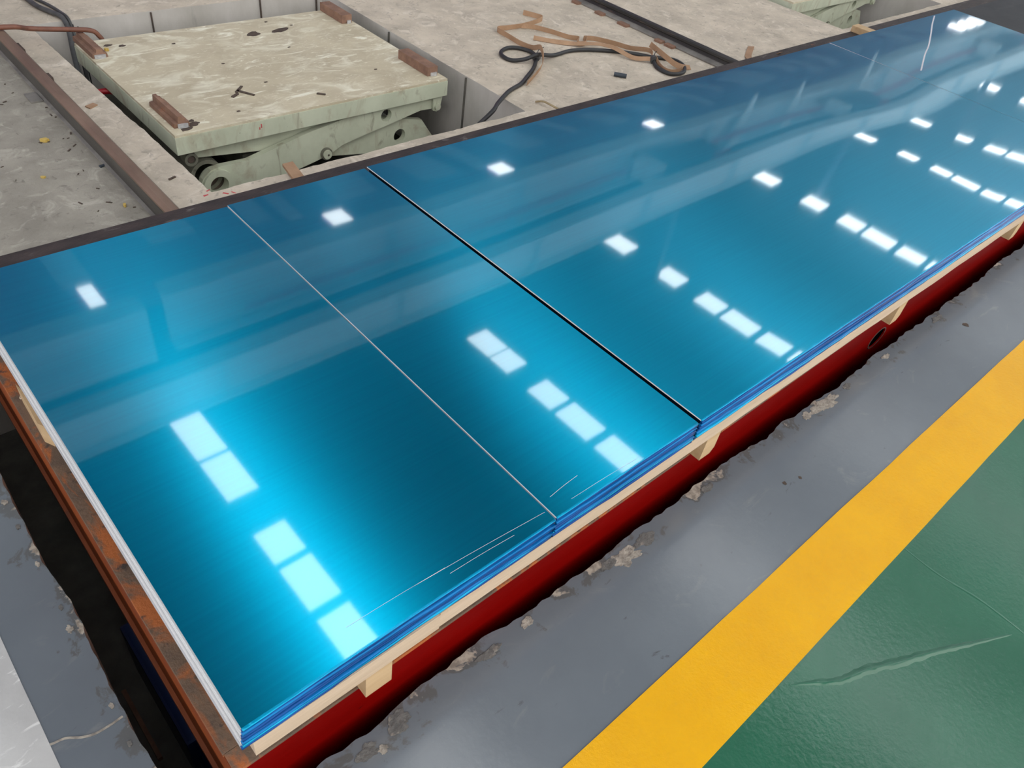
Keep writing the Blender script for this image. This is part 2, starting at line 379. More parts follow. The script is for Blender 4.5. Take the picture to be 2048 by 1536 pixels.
# floor details belonging to the paint and slab
def splat(bm, cx, cy, r, z, th, seed, n=14, asp=1.0, rot=0.0):
    L = []
    for k in range(n):
        a = 2 * math.pi * k / n; q = r * (.72 + .45 * noise.noise(Vector((math.cos(a) * 1.3 + seed * 7.1, math.sin(a) * 1.3, seed))) + (.22 * noise.noise(Vector((math.cos(a) * 5 + seed * 3.3, math.sin(a) * 5, seed + 4))) if n > 20 else 0))
        x, y = q * math.cos(a) * asp, q * math.sin(a)
        L.append((cx + x * math.cos(rot) - y * math.sin(rot), cy + x * math.sin(rot) + y * math.cos(rot)))
    return prism(bm, [L], lambda p: (p[0], p[1], z), (0, 0, th))
green = bpy.data.objects['floor_green']
def ridge(bm, pts, wmax, h):
    P = spline([(*p, 0) for p in pts], 8); rows = []
    for i, p in enumerate(P):
        t = (P[min(i + 1, len(P) - 1)] - P[max(i - 1, 0)]).normalized(); s = Vector((-t.y, t.x, 0))
        k = math.sin(math.pi * min(1, (i + .5) / len(P))) ** .6; ww = wmax * k * (.8 + .4 * R()); hh = h * k * (.6 + .8 * R())
        rows.append([bm.verts.new(p + s * (ww * u) + Vector((0, 0, .0012 + hh * v))) for u, v in ((-1, 0), (-.5, .55), (0, 1), (.45, .45), (1, 0))])
    for a, b in zip(rows, rows[1:]):
        for j in range(4): bm.faces.new((a[j], a[j + 1], b[j + 1], b[j])).smooth = True
    bmesh.ops.recalc_face_normals(bm, faces=bm.faces); return bm
part('paint_ridge', ridge(B(), [(1.03, .05), (1.075, .02), (1.12, -.01), (1.19, -.035), (1.26, -.07), (1.34, -.105), (1.41, -.14), (1.53, -.20)], .010, .0035), 'green_paint', green, 'raised ridge in the green paint')
part('paint_ridge', ridge(B(), [(1.55, .10), (1.545, -.02), (1.56, -.13), (1.55, -.30)], .004, .001), 'green_paint', green)
part('paint_crack', ribbon(B(), [(-.103, .802, .0005), (-.085, .795, .0005), (-.065, .791, .0005), (-.045, .777, .0005), (-.025, .769, .0005), (.0, .768, .0005), (.022, .770, .0005)], .004, 0, .0006), 'chip', floor)
for i, (x, y, r, asp, m_) in enumerate([(.985, .463, .026, 1.9, 'chip'), (.935, .474, .014, 2.2, 'chip_dark'), (1.06, .470, .018, 2.4, 'chip_dark'), (1.84, .464, .026, 3.4, 'chip'), (1.745, .468, .014, 1.8, 'chip'), (1.96, .466, .012, 2.4, 'chip_dark'),
        (.385, .476, .022, 1.5, 'chip_dark'), (.31, .468, .016, 1.7, 'chip_dark'), (.335, .455, .010, 1.2, 'chip'), (.60, .478, .014, 2.6, 'chip_dark'), (.70, .480, .012, 1.6, 'chip'), (1.30, .476, .012, 2.5, 'chip_dark'), (2.55, .462, .014, 3.0, 'chip_dark'), (2.20, .466, .010, 2.4, 'chip'),
        (.019, .985, .011, .7, 'chip'), (.022, 1.04, .009, .5, 'chip_dark'), (.021, 1.16, .010, .5, 'chip'), (.022, 1.27, .010, .6, 'chip_dark'), (.020, .80, .009, .6, 'chip'), (.018, .72, .008, .6, 'chip_dark'), (.02, 1.35, .011, .6, 'chip')]):
    part('chipped_patch', splat(B(), x - (.006 if x < .1 else 0), y - (.007 if x > .1 else 0), r, .0003, .0005 + .00006 * i, i * .37 + .2, n=48, asp=asp), m_, floor)
for i, (x, y, r) in enumerate([(1.48, .36, .0075), (1.53, .345, .0065), (2.61, .38, .014)]):
    part('floor_stain', splat(B(), x, y, r, .0004, .0004, 3 + i), 'mark', floor)

# hall roof with rows of translucent panels
SX = [-3.0, 3.19, 9.32, 14.9, 21.9, 28.1, 33.35, 39.5, 45.6]
ZR = 10.0
YO = -3.6                                  # unseen open side, made up so more sky light reaches the girders
def segments(k):
    g = [(4.82, 5.64), (5.86, 6.75), (6.90, 7.58)]
    y = 4.62
    while y > YO + 1: g.insert(0, (y - .86, y)); y -= 1.04
    if k == 1: g += [(8.45, 9.46), (9.56, 10.65)]
    elif k == 2: g += [(8.22, 8.78), (8.84, 9.56), (10.8, 11.12)]
    else: g += [(8.20, 8.88), (9.95, 10.9)]
    return g + ([(14.35, 15.45)] if 1 <= k <= 4 else [])
bm = B(); box(bm, -20, 52, YO, 14.1, ZR + .06, ZR + .12)
ceiling = struct('ceiling', bm, 'roof', label='dark roof sheeting mirrored in the sheets')
bm = B(); box(bm, -20, 52, 14.1, 19.4, ZR + .06, ZR + .12)
ceiling2 = struct('ceiling_far', bm, 'hall_wall', label='rose coloured roof section mirrored at the far edge of the sheets')
bmp = B(); box(bmp, -.275, .275, 0, 1, 0, .03); me = bpy.data.meshes.new('skylight_panel'); bmp.to_mesh(me); bmp.free(); me.materials.append(M['skylight'])
for k, sx in enumerate(SX):
    for (a, b) in segments(k):
        o = bpy.data.objects.new('skylight_panel', me); COL.objects.link(o); o.location = (sx, a, ZR); o.scale = (.55 if (k == 1 and a > 14) else 1, b - a, 1); o.parent = ceiling if a < 14 else ceiling2
bmp = B(); box(bmp, -.06, .06, YO, 14, ZR - .30, ZR + .06); me = bpy.data.meshes.new('roof_rafter'); bmp.to_mesh(me); bmp.free(); me.materials.append(M['roof_steel'])
for k in range(12):
    o = bpy.data.objects.new('roof_rafter', me); COL.objects.link(o); o.location = (-17.5 + k * 6.1, 0, 0); o.parent = ceiling
bm = B(); box(bm, -20, 52, 19.1, 19.4, PIT, ZR + .06)
wall = struct('wall_far', bm, 'hall_wall', label='rose coloured hall wall beyond the far edge of the sheets')
for x in (47.0, 48.15, 49.3):
    bm = B(); box(bm, x, x + .45, 14.3, 15.7, ZR - .02, ZR + .05); part('skylight_panel', bm, 'skylight', ceiling2)
x = 1.0
while x < 48:
    ww = rnd(.35, 1.2); y0 = rnd(15.3, 16.6)
    bm = B(); box(bm, x, x + ww, y0, rnd(17.5, 19.0), ZR, ZR + .055); part('roof_panel', bm, 'hall_wall_pale', ceiling2)
    x += ww + rnd(.3, 1.6)
bm = B(); box(bm, 51.7, 52, YO, 19.1, PIT, ZR + .06); struct('wall_end', bm, 'hall_end', label='pale end wall far down the hall')

# overhead crane track, seen only as a reflection
def girder(name, label, y, z0, z1, wd, x0, x1, m):
    t = thing(name, label, 'crane girder', ((x0 + x1) / 2, y, z0))
    bm = B(); box(bm, x0, x1, y - .012, y + .012, z0 + .03, z1 - .03); part('web', bm, m, t)
    bm = B(); box(bm, x0, x1, y - wd / 2, y + wd / 2, z0, z0 + .03); part('bottom_flange', bm, m, t)
    bm = B(); box(bm, x0, x1, y - wd / 2, y + wd / 2, z1 - .03, z1); part('top_flange', bm, m, t)
    for k in range(int((x1 - x0) / 3)):
        bm = B(); box(bm, x0 + 3 * k + 1.0, x0 + 3 * k + 1.02, y - wd / 2, y + wd / 2, z0 + .03, z1 - .03); part('stiffener', bm, m, t)
    return t
girder('crane_girder', 'narrow pale overhead girder mirrored as the lower stripe in the sheets', 8.0, 6.45, 7.15, .30, -4, 51.6, 'crane_pale')
girder('crane_girder', 'deep pale overhead girder mirrored as the upper stripe in the sheets', 9.5, 6.25, 7.25, .40, 2.9, 51.6, 'crane_pale')
bm = B(); box(bm, -4, 2.6, 9.3, 9.7, 6.35, 7.3); solo('crane_girder', bm, 'crane_pale', 'short pale girder end mirrored at the left of the sheets', 'crane girder')
bm = B(); box(bm, 4, 51, 9.16, 9.20, 6.75, 6.86); solo('conductor_bar', bm, 'crane_red', 'thin red conductor bar mirrored between the two pale stripes', 'bar')
for i, (x, l) in enumerate([(13.2, 'nearer the seam'), (21.2, 'right of the middle'), (31.5, 'at the far right')]):
    t = thing('crane_hoist', 'slate hoist box with a red end mirrored ' + l, 'hoist', (x, 8.8, 6.3), 'hoists hanging from the crane track')
    bm = B(); box(bm, x, x + 2.0, 8.45, 9.15, 6.5, 7.1, .03); part('housing', bm, 'crane_blue', t)
    bm = B(); box(bm, x + 1.6, x + 2.1, 8.30, 8.45, 6.5, 7.3, .02); part('end_panel', bm, 'crane_red', t)
    bm = B(); box(bm, x - .4, x, 8.5, 9.1, 6.45, 6.9, .03); part('motor', bm, 'crane_pale', t)
    bm = B(); box(bm, x + 1.0, x + 1.2, 8.6, 8.75, 7.1, ZR); part('hanger', bm, 'crane_blue', t)
for i, (x, l) in enumerate([(16.8, 'first'), (19.0, 'second'), (22.9, 'third')]):
    bm = B(); prism(bm, [[(x, 6.6), (x + .32, 5.8), (x + .42, 5.75), (x + .42, 7.2), (x, 7.2)], circle(x + .27, 6.3, .06, 12)], lambda p: (p[0], 9.27, p[1]), (0, -.04, 0))
    solo('hanger_plate', bm, 'crane_pale', 'pale drilled hanger plate mirrored on the upper stripe, %s from the left' % l, 'bracket', 'hanger plates on the crane girder')

# ================================================================== LIFT TABLE CARRYING THE SHEETS
ZD = .107
XE = 8.6
table = thing('lift_table', 'long red steel lift table in the pit carrying the blue sheets', 'lift table', (4.3, 1.3, PIT))
def shear(bm):
    for v in bm.verts: v.co.y -= .0045 * (v.co.x - .128)
    return bm
bm = B(); box(bm, .155, XE, .56, 2.03, ZD - .012, ZD); part('deck_plate', bm, 'deck', table, 'dark steel deck plate')
bm = B(); box(bm, .155, XE, 1.98, 2.072, ZD - .06, ZD + .001, .002); part('far_edge', bm, 'steel_dark', table, 'dark scaled steel edge with rust')
bm = B(); prism(bm, [[(.114, PIT + .12), (XE, PIT + .12), (XE, ZD - .0082), (.114, ZD - .0082)], [(2.277 + .046 * math.cos(2 * math.pi * k / 24), -.008 + .034 * math.sin(2 * math.pi * k / 24)) for k in range(24)]],
    lambda p: (p[0], .527, p[1]), (0, .004, 0)); skirt = part('side_skirt', bm, 'red_paint', table, 'dark red painted side skirt with an oval hole')
bm = B(); ring(bm, (2.277, .5262, -.008), 'Y', .050, .0462, .0045, 24)
for v in bm.verts: v.co.z = -.008 + (v.co.z + .008) * .78
part('hole_lip', bm, 'rust_dark', skirt)
bm = B(); box(bm, .114, XE, .5255, .562, ZD - .008, ZD, .001); part('top_flange', bm, 'orange_chipped', table, 'rusty brown top flange with orange paint')
# left end: a channel with its flanges
bm = B(); box(bm, .112, .158, .5625, 2.07, ZD - .010, ZD, .0012); part('end_flange', bm, 'orange_chipped', table, 'rusty brown end flange with patches of orange paint')
bm = B(); box(bm, .113, .150, .539, 2.07, .005, ZD - .0102); part('end_beam', bm, 'orange_paint', table, 'orange end beam')
bm = B(); box(bm, .119, .150, .539, 2.07, -.16, .005); part('end_web', bm, 'orange_paint', table)
bm = B(); box(bm, .111, .158, .539, 2.07, -.175, -.16, .001); part('end_toe', bm, 'orange_paint', table)
for x in (1.2, 3.5, 5.8, 8.0):
    for yy in (.75, 1.85):
        bm = B(); cyl(bm, (x, yy, PIT), (x, yy, ZD - .012), .05, 16); part('support_column', bm, 'steel_dark', table)

t = thing('hydraulic_unit', 'dark blue box down in the dark pit below the orange beam', 'hydraulic unit', (.155, .98, PIT))
bm = B(); box(bm, .10, .24, .80, 1.14, PIT, -.30, .006); part('housing', bm, 'blue_box', t)
bm = B(); cyl(bm, (.17, .80, -.40), (.17, .66, -.40), .06, 24); part('motor', bm, 'blue_box', t)
bm = B(); box(bm, .05, .06, .90, 1.10, PIT, PIT + .015); solo('pit_scrap', bm, 'rust', 'thin rusty strip lying in the left pit', 'scrap')

# battens
bats = [(.336, 'nearest the corner of the pallet'), (1.253, 'below the dark seam'), (2.187, 'above the oval hole'), (3.10, 'at the right edge of the picture')]
for i, (x, l) in enumerate(bats):
    bm = B(); x1 = x + .052
    ch = 0.0 if i == 0 else .012
    prof = [(x, ZD), (x1 - ch, ZD), (x1, ZD + ch * 1.3), (x1, .177), (x, .177)]
    prism(bm, [prof], lambda p: (p[0], .503, p[1]), (0, 1.25, 0)); shear(bm)
    solo('timber_batten', bm, 'pine', 'pine batten end sticking out under the pallet board, ' + l, 'batten', 'pine battens under the sheet stacks')
# pallet boards
for (x0, x1, yo, l) in [(.143, .4835, -.002, 'short pale board under the corner of the first blue stack'), (.485, 5.165, 0, 'long pale board under the blue stacks, right of the short one')]:
    bm = B(); nx = max(2, int((x1 - x0) / .06)); y0 = .503 + yo
    rows = []
    for i in range(nx + 1):
        x = x0 + (x1 - x0) * i / nx; q = .0012 * noise.noise(Vector((x * 6, 2, 1))); s = .0012 * noise.noise(Vector((x * 9, 5, 3)))
        rows.append([bm.verts.new(p) for p in ((x, y0 + q, .177 + s), (x, y0 + q, .2205), (x, 1.745, .2205), (x, 1.745, .177))])
    for a, b in zip(rows, rows[1:]):
        for j in range(4): bm.faces.new((a[j], b[j], b[(j + 1) % 4], a[(j + 1) % 4]))
    bm.faces.new(rows[0]); bm.faces.new(rows[-1][::-1]); bmesh.ops.recalc_face_normals(bm, faces=bm.faces); shear(bm)
    solo('pallet_board', bm, 'pine_rough', l, 'board')

# ================================================================== BLUE FILMED ALUMINIUM SHEETS
NS = 8
def wave(x, y, amp):
    if not amp: return 0.0
    g = math.exp(-((x - 2.95) / .55) ** 2)
    return amp * (g * (.8 + .5 * math.sin(3.2 * (y - .5))) + .30 * math.sin(2.1 * x + 1.5 * y) + .22 * math.sin(5.3 * x - 2.4 * y))
stacks = [
    ('first', .133, .745, .504, 1.753, .2785, 'leftmost blue sheet stack at the orange beam', 0.0),
    ('second', .7470, 1.1690, .504, 1.753, .2825, 'narrow blue stack between the two seams', 0.0),
    ('third', 1.1790, 3.784, .504, 1.755, .2850, 'long blue sheet stack right of the dark seam', .0021),
    ('fourth', 3.787, 5.167, .504, 1.755, .2860, 'far blue stack by the dark deck', .0008)]
for si, (nm, x0, x1, y0, y1, ztop, where, amp) in enumerate(stacks):
    zb = .2210; tt = .0034; tl = (ztop - tt - zb) / (NS - 1)
    for k in range(NS):
        top = k == NS - 1
        jx, jy = (0, 0) if top else (rnd(-.0006, .0010), rnd(-.0008, .0012))
        if not top and si == 2: jx += .007
        if not top and si == 0: jx -= (.0015, .002, .0035, .004, .0055, .006, .0075)[NS - 2 - k]
        th = tt if top else tl
        za, zc = zb + k * tl, zb + k * tl + th
        if top: lab = 'top sheet of the ' + where
        else: lab = '%s sheet from the top of the ' % ('second', 'third', 'fourth', 'fifth', 'sixth', 'seventh', 'bottom')[NS - 2 - k] + where
        t = thing('aluminium_sheet', lab, 'metal sheet', ((x0 + x1) / 2, (y0 + y1) / 2, za), 'sheets in the %s stack' % nm)
        bm = B(); box(bm, x0 + jx, x1 + (min(jx, .002) if si in (0, 1) else 0) - (.006 if si == 1 and not top else 0), y0 + jy, y1 + jy, za + .0002, zc - .0004); shear(bm); part('plate', bm, 'gap_shade' if (si >= 2 and not top) or (si == 1 and k < 3) else ('alu' if k % 3 else 'alu_grey'), t)
        bm = B(); a = amp if top else 0.0
        xa, xb, ya, yb = (x0 - .0002 if top else x0 + max(jx, .002) + .002), x1 + (.0002 if top else -.008), y0 + jy, y1 + jy
        if top:
            nx = max(8, int((xb - xa) / .05)); ny = 25
        else: nx = max(4, int((xb - xa) / .5)); ny = 1
        G = [[bm.verts.new((xa + (xb - xa) * i / nx, ya + (yb - ya) * j / ny, zc - .0003 + max(0, a + wave(xa + (xb - xa) * i / nx, ya + (yb - ya) * j / ny, a)) * (math.sin(math.pi * j / ny) ** .5 if a and 0 < j < ny else (1 if not a else 0)))) for j in range(ny + 1)] for i in range(nx + 1)]
        if top:
            for i in range(nx):
                for j in range(ny): bm.faces.new((G[i][j], G[i + 1][j], G[i + 1][j + 1], G[i][j + 1])).smooth = True
        else:
            for i in range(nx): bm.faces.new((G[i][0], G[i + 1][0], G[i + 1][1], G[i][1]))
        shear(bm)
        fm = part('film', bm, 'film', t, 'glossy blue protective film' if top else None)
        # film flap hanging over the near long edge
        bm = B(); n = int((x1 - x0) / .02); rows = []; xf0, xf1 = x0 + min(jx, 0), x1 - (.001 if top else .0015)
        for i in range(n + 1):
            x = xf0 + (xf1 - xf0) * i / n; sd = si * 3.1 + k * 1.7
            o_ = .0040 + .0034 * noise.noise(Vector((x * 3.5, sd, 0))) + .0016 * noise.noise(Vector((x * 17, sd, 4))) + .0012 * (k % 3)
            d_ = th * min(.98, .90 + .30 * noise.noise(Vector((x * 5, sd, 9))))
            if top: o_ = max(.0015, o_ * .6)
            rows.append([bm.verts.new(q) for q in ((x, ya + .001, zc - .0002), (x, ya - o_ * .55, zc - .0006), (x, ya - o_, zc - d_ * .35), (x, ya - o_ * .45, zc - d_), (x, ya - .0002, zc - d_))])
        for p, q in zip(rows, rows[1:]):
            for j in range(4): bm.faces.new((p[j], q[j], q[j + 1], p[j + 1])).smooth = j < 2
        bm.faces.new(rows[0]); bm.faces.new(rows[-1][::-1])
        bmesh.ops.recalc_face_normals(bm, faces=bm.faces); shear(bm)
        part('film_flap', bm, FLAPS[k], t, 'loose blue film hanging over the long edge' if top else None)

# thin bright scratches and the far film wrinkle, parts of the top films
tops = [o for o in bpy.data.objects if o.get('label', '').startswith('top sheet')]
for (i, a, b, ww) in [(0, (.45, .545), (.74, .527), .0004), (0, (.52, .528), (.66, .522), .0004), (0, (.33, .548), (.52, .542), .0003), (1, (.77, .545), (.85, .552), .0005), (1, (.80, .518), (.98, .513), .0003)]:
    bm = B(); z = stacks[i][5] + .0001
    ribbon(bm, [(a[0], a[1], z), ((a[0] + b[0]) / 2, (a[1] + b[1]) / 2 + .001, z), (b[0], b[1], z)], ww, 0, .0002); shear(bm)
    part('scratch', bm, 'alu', tops[i])
bm = B(); ribbon(bm, [(4.88, 1.722, .2872), (4.70, 1.65, .2874), (4.506, 1.566, .2876), (4.30, 1.48, .2876), (4.149, 1.426, .2875), (3.90, 1.325, .2872)], .007, 25, .0006); part('film_wrinkle', bm, 'alu', tops[3], 'raised crease in the film with its highlight painted pale')  # highlight along the crease is put into its pale colour

# wood bits under and beside the stacks
bm = B(); prism(bm, [[(.125, 1.36), (.137, 1.335), (.140, 1.40), (.133, 1.47), (.128, 1.50)]], lambda p: (p[0], p[1], ZD + .0005), (0, 0, .055)); solo('broken_wood', bm, 'pine', 'broken piece of wood under the left end of the sheets', 'wood')
bm = B(); splat(bm, .130, 1.515, .006, ZD + .0002, .004, 2.2); solo('wood_crumb', bm, 'pine_rough', 'small pale crumb on the orange beam', 'crumb')
bm = B(); box(bm, 4.72, 4.79, 1.90, 2.075, ZD + .001, ZD + .035, .003); solo('wood_block', bm, 'pine', 'pale wood block on the dark far edge of the lift table', 'wood')
bm = B(); ribbon(bm, [(4.15, 2.36, .002), (3.98, 2.26, .002), (3.93, 2.17, .03), (3.90, 2.04, ZD + .004)], .035, 10, .002); solo('card_scrap', bm, 'kraft', 'torn card scrap by the right rail end', 'scrap')

# ================================================================== RAILS
def rail(name, label, xc, h, y0, y1, bw, hw, m_head, m_web):
    t = thing(name, label, 'rail', (xc, (y0 + y1) / 2, 0))
    tw = hw * .18
    P = lambda L: (lambda bm: prism(bm, [L], lambda p: (xc + p[0], y0, p[1]), (0, y1 - y0, 0)))(B())
    part('base_flange', P([(-bw / 2, .002), (bw / 2, .002), (bw / 2, .008), (tw + .006, .017), (-tw - .006, .017), (-bw / 2, .008)]), 'rail_flange', t)
    part('web', P([(-tw - .005, .0165), (tw + .005, .0165), (tw, .03), (tw, h - .022), (-tw, h - .022), (-tw, .03)]), m_web, t)
    part('head', P([(-tw, h - .0225), (tw, h - .0225), (hw / 2, h - .016), (hw / 2, h - .005), (hw / 2 - .006, h), (-hw / 2 + .006, h), (-hw / 2, h - .005), (-hw / 2, h - .016)]), m_head, t)
    return t
t = thing('crane_rail', 'brown rusty rail standing on the littered concrete left of the pit', 'rail', (.735, 5, 0))
prs = lambda L: prism(B(), [L], lambda p: (p[0], 2.09, p[1]), (0, 9.5, 0))
part('web', prs([(.7195, .0), (.754, .0), (.754, .0615), (.7195, .0615)]), 'rail', t, 'dark flat side of the rail')
part('head', prs([(.7165, .062), (.758, .062), (.758, .071), (.749, .080), (.728, .080), (.7165, .070)]), 'rail_rust', t, 'brown rusted rail head')
part('base_flange', prs([(.708, .0), (.719, .0), (.719, .006), (.708, .004)]), 'rail_flange', t)
bm = B(); box(bm, .665, .706, 3.17, 3.25, 0, .006, .001); part('rail_clip', bm, 'rail_flange', t)
bm = B(); box(bm, .762, .788, 3.28, 3.33, 0, .035, .001); part('rail_clip', bm, 'rust_dark', t)
bm = B(); box(bm, .762, .795, 3.62, 3.70, 0, .02, .001); part('rail_clip', bm, 'rust_dark', t)
t = rail('crane_rail', 'black steel rail on the concrete right of the cable', 3.735, .055, 2.09, 13.5, .095, .040, 'rail_black', 'rail_black')
for yy, l in ((2.52, .06), (2.60, .05), (2.86, .07), (3.05, .06), (3.25, .05)):
    bm = B(); box(bm, 3.655, 3.69, yy, yy + l, 0, .012, .001); part('rail_clip', bm, 'rust', t)

# ================================================================== SCISSOR LIFT
lift = thing('scissor_lift', 'pale green scissor lift in the pit with a worn beige platform', 'scissor lift', (1.63, 3.19, PIT))
bm = B(); box(bm, .997, 2.262, 2.713, 3.672, -.010, .0, .001); plat = part('platform', bm, 'lift_top', lift, 'worn beige platform top')
bm = B(); box(bm, .995, 2.264, 2.711, 2.723, -.078, -.0102, .001); part('front_skirt', bm, 'lift_green', lift)
bm = B(); box(bm, .995, 2.264, 3.660, 3.672, -.078, -.0102, .001); part('back_skirt', bm, 'lift_green', lift)
bm = B(); box(bm, .995, 1.007, 2.723, 3.660, -.078, -.0102, .001); part('side_skirt', bm, 'lift_green', lift)
bm = B(); box(bm, 2.252, 2.264, 2.723, 3.660, -.078, -.0102, .001); part('side_skirt', bm, 'lift_green', lift)
front = [(1.075, -.235), (1.085, -.211), (1.122, -.182), (1.161, -.174), (1.279, -.178), (1.407, -.150), (1.553, -.119), (1.766, -.088), (1.944, -.066), (2.187, -.066),
         (2.222, -.100), (2.217, -.140), (2.135, -.136), (1.979, -.164), (1.805, -.193), (1.717, -.210), (1.653, -.239), (1.583, -.255), (1.394, -.291), (1.226, -.315), (1.144, -.318), (1.092, -.285)]
cross = [(1.04, -.070), (1.50, -.072), (1.76, -.115), (1.99, -.158), (2.17, -.200), (2.238, -.295), (2.20, -.325), (1.96, -.315), (1.65, -.262), (1.37, -.168), (1.06, -.130)]
for (yy, f_) in ((2.737, 0), (3.60, 1)):
    bm = B(); prism(bm, [front, circle(1.144, -.247, .038), circle(1.946, -.122, .028)], lambda p: (p[0], yy, p[1]), (0, .026, 0))
    arm = part('scissor_arm', bm, 'lift_green', lift)
    bm = B(); ring(bm, (1.144, yy - .012, -.247), 'Y', .064, .038, .05); part('hub_collar', bm, 'lift_green', arm)
    bm = B(); cyl(bm, (1.144, yy + .030, -.247), (1.144, yy + .05, -.247), .0375, 24); part('hub_bore_shade', bm, 'rust_dark', arm)  # solid dark disc, painted shade for the depth of the hub
    bm = B(); cyl(bm, (1.634, yy - .018, -.229), (1.634, yy + .07, -.229), .020, 24); pin = part('pivot_pin', bm, 'lift_green', arm)
    bm = B(); ring(bm, (1.634, yy - .010, -.229), 'Y', .027, .019, .012); part('washer', bm, 'lift_dark', pin)
    bm = B(); cyl(bm, (1.637, yy - .0185, -.231), (1.637, yy - .016, -.231), .005, 10); part('pin_bore', bm, 'rust_dark', pin)
    bm = B(); prism(bm, [[(2.195, -.07), (2.252, -.07), (2.238, -.14), (2.220, -.152), (2.200, -.145)]], lambda p: (p[0], yy - .012, p[1]), (0, .010, 0)); lug = part('pivot_lug', bm, 'lift_green', lift)
    bm = B(); cyl(bm, (2.221, yy - .022, -.128), (2.221, yy + .03, -.128), .015, 20); part('pivot_pin', bm, 'lift_green', lug)
    yc = yy + .032
    bm = B(); prism(bm, [cross, circle(2.045, -.252, .032)], lambda p: (p[0], yc, p[1]), (0, .026, 0)); arm = part('scissor_arm', bm, 'lift_green', lift)
    bm = B(); ring(bm, (1.052, yy - .004, -.118), 'Y', .026, .016, .04); part('roller', bm, 'lift_dark', arm)
    bm = B(); cyl(bm, (1.052, yy, -.118), (1.052, yy + .03, -.118), .014, 18); part('roller_axle', bm, 'rust_dark', arm)
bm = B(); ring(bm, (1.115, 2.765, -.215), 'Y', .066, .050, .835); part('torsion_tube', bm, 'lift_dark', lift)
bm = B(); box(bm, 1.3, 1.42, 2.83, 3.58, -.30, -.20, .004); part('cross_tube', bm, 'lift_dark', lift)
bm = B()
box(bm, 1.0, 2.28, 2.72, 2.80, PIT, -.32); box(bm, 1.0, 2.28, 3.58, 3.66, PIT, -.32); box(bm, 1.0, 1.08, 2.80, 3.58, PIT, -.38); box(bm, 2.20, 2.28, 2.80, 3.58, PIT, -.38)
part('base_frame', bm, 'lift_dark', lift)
lift2 = dup(lift, (DX, 0, .022), 'green scissor lift at the top edge, half hidden behind the far stack')
bm = B(); box(bm, 1.0 + DX, 2.28 + DX, 2.72, 3.66, PIT, PIT + .022); solo('lift_shim', bm, 'steel_dark', 'dark plate under the scissor lift at the top edge', 'plate')
# welded stops, different on each lift: parts of the near one
for (x0, y0, y1, hi, l) in [(1.003, 3.483, 3.70, 0, 'rear'), (1.020, 2.765, 2.980, 1, 'front')]:
    prof = [(0, .0), (.062, .0), (.060, .016), (.046, .022), (.044, .034), (.020, .034), (.018, .020), (.002, .018)] if not hi else [(0, .0), (.060, .0), (.058, .018), (.046, .020), (.044, .032), (.034, .034), (.032, .042), (.018, .042), (.016, .018), (.002, .016)]
    bm = B(); prism(bm, [prof], lambda p: (x0 + p[0], y0, p[1] + .0002), (0, y1 - y0, 0)); sb = part('stop_block', bm, 'rust', plat, 'stepped rusty stop block')
for (x0, y0, y1) in [(2.190, 3.467, 3.672), (2.190, 2.768, 2.995)]:
    bm = B(); box(bm, x0, x0 + .056, y0, y1, .0002, .040, .002); sb = part('stop_block', bm, 'rust', plat, 'plain rusty stop block')
for (x, y_, sx_, s) in [(1.034, 3.478, .030, 1), (1.052, 2.760, .030, 2), (2.225, 3.462, .014, 3), (2.222, 2.764, .022, 4)]:
    bm = B(); splat(bm, x, y_, .010, .0003, .014, s * 1.3, asp=sx_ / .010); part('weld_bead', bm, 'weld', plat)
def quad(bm, cx, cy, l, wd, a, z, th):
    c, s = math.cos(a), math.sin(a)
    L = [(cx + x * c - y * s, cy + x * s + y * c) for x, y in ((-l, -wd), (l, -wd * .6), (l, wd), (-l * .9, wd))]
    return prism(bm, [L], lambda p: (p[0], p[1], z), (0, 0, th))
for (x, y_, l, wd, a, nm) in [(1.385, 2.975, .034, .006, .75, 'slanting upper bar'), (1.392, 2.935, .040, .0065, -1.05, 'long lower bar'), (1.345, 2.93, .020, .007, .5, 'short left foot')]:
    solo('steel_offcut', quad(B(), x, y_, l, wd, a, .0003, .004), 'mark', 'thin brown offcut, %s of the K shape on the beige platform' % nm, 'scrap', 'brown offcuts on the platform')
solo('steel_offcut', quad(B(), 1.66, 2.80, .018, .006, -.8, .0003, .004), 'mark', 'small brown steel sliver near the front edge of the beige platform', 'scrap')
for i, (x, y_, r, asp) in enumerate([(1.735, 3.50, .030, 1.7), (1.865, 3.50, .028, 2.4), (1.11, 3.60, .016, 1.6), (1.16, 3.575, .014, 1.5), (1.10, 2.77, .020, 1.6), (1.10, 2.80, .012, 1.5), (1.36, 3.52, .010, 1.5), (1.95, 3.54, .008, 1.5), (1.29, 2.80, .008, 1.5), (1.52, 3.0, .008, 1.5), (2.02, 2.93, .008, 1.5), (1.80, 3.30, .007, 1.5), (1.45, 3.24, .008, 1.4), (1.06, 2.745, .018, 1.8), (1.86, 3.62, .010, 1.2)]):
    part('grease_stain', splat(B(), x, y_, r, .0001, .0005, i * .61, asp=asp, rot=.25), 'mark', plat)
for i, (x, z0, z1) in enumerate([(1.335, -.024, -.040), (1.327, -.036, -.046)]):
    bm = B(); box(bm, x, x + .004, 2.7104, 2.7111, z1, z0); part('paint_mark', bm, 'red_mark', plat)
solo('yellow_bit', splat(B(), 1.085, 3.545, .011, .0003, .010, 5.5), 'yellow_bit', 'small yellow bit on the beige platform by the rear left stop', 'debris')

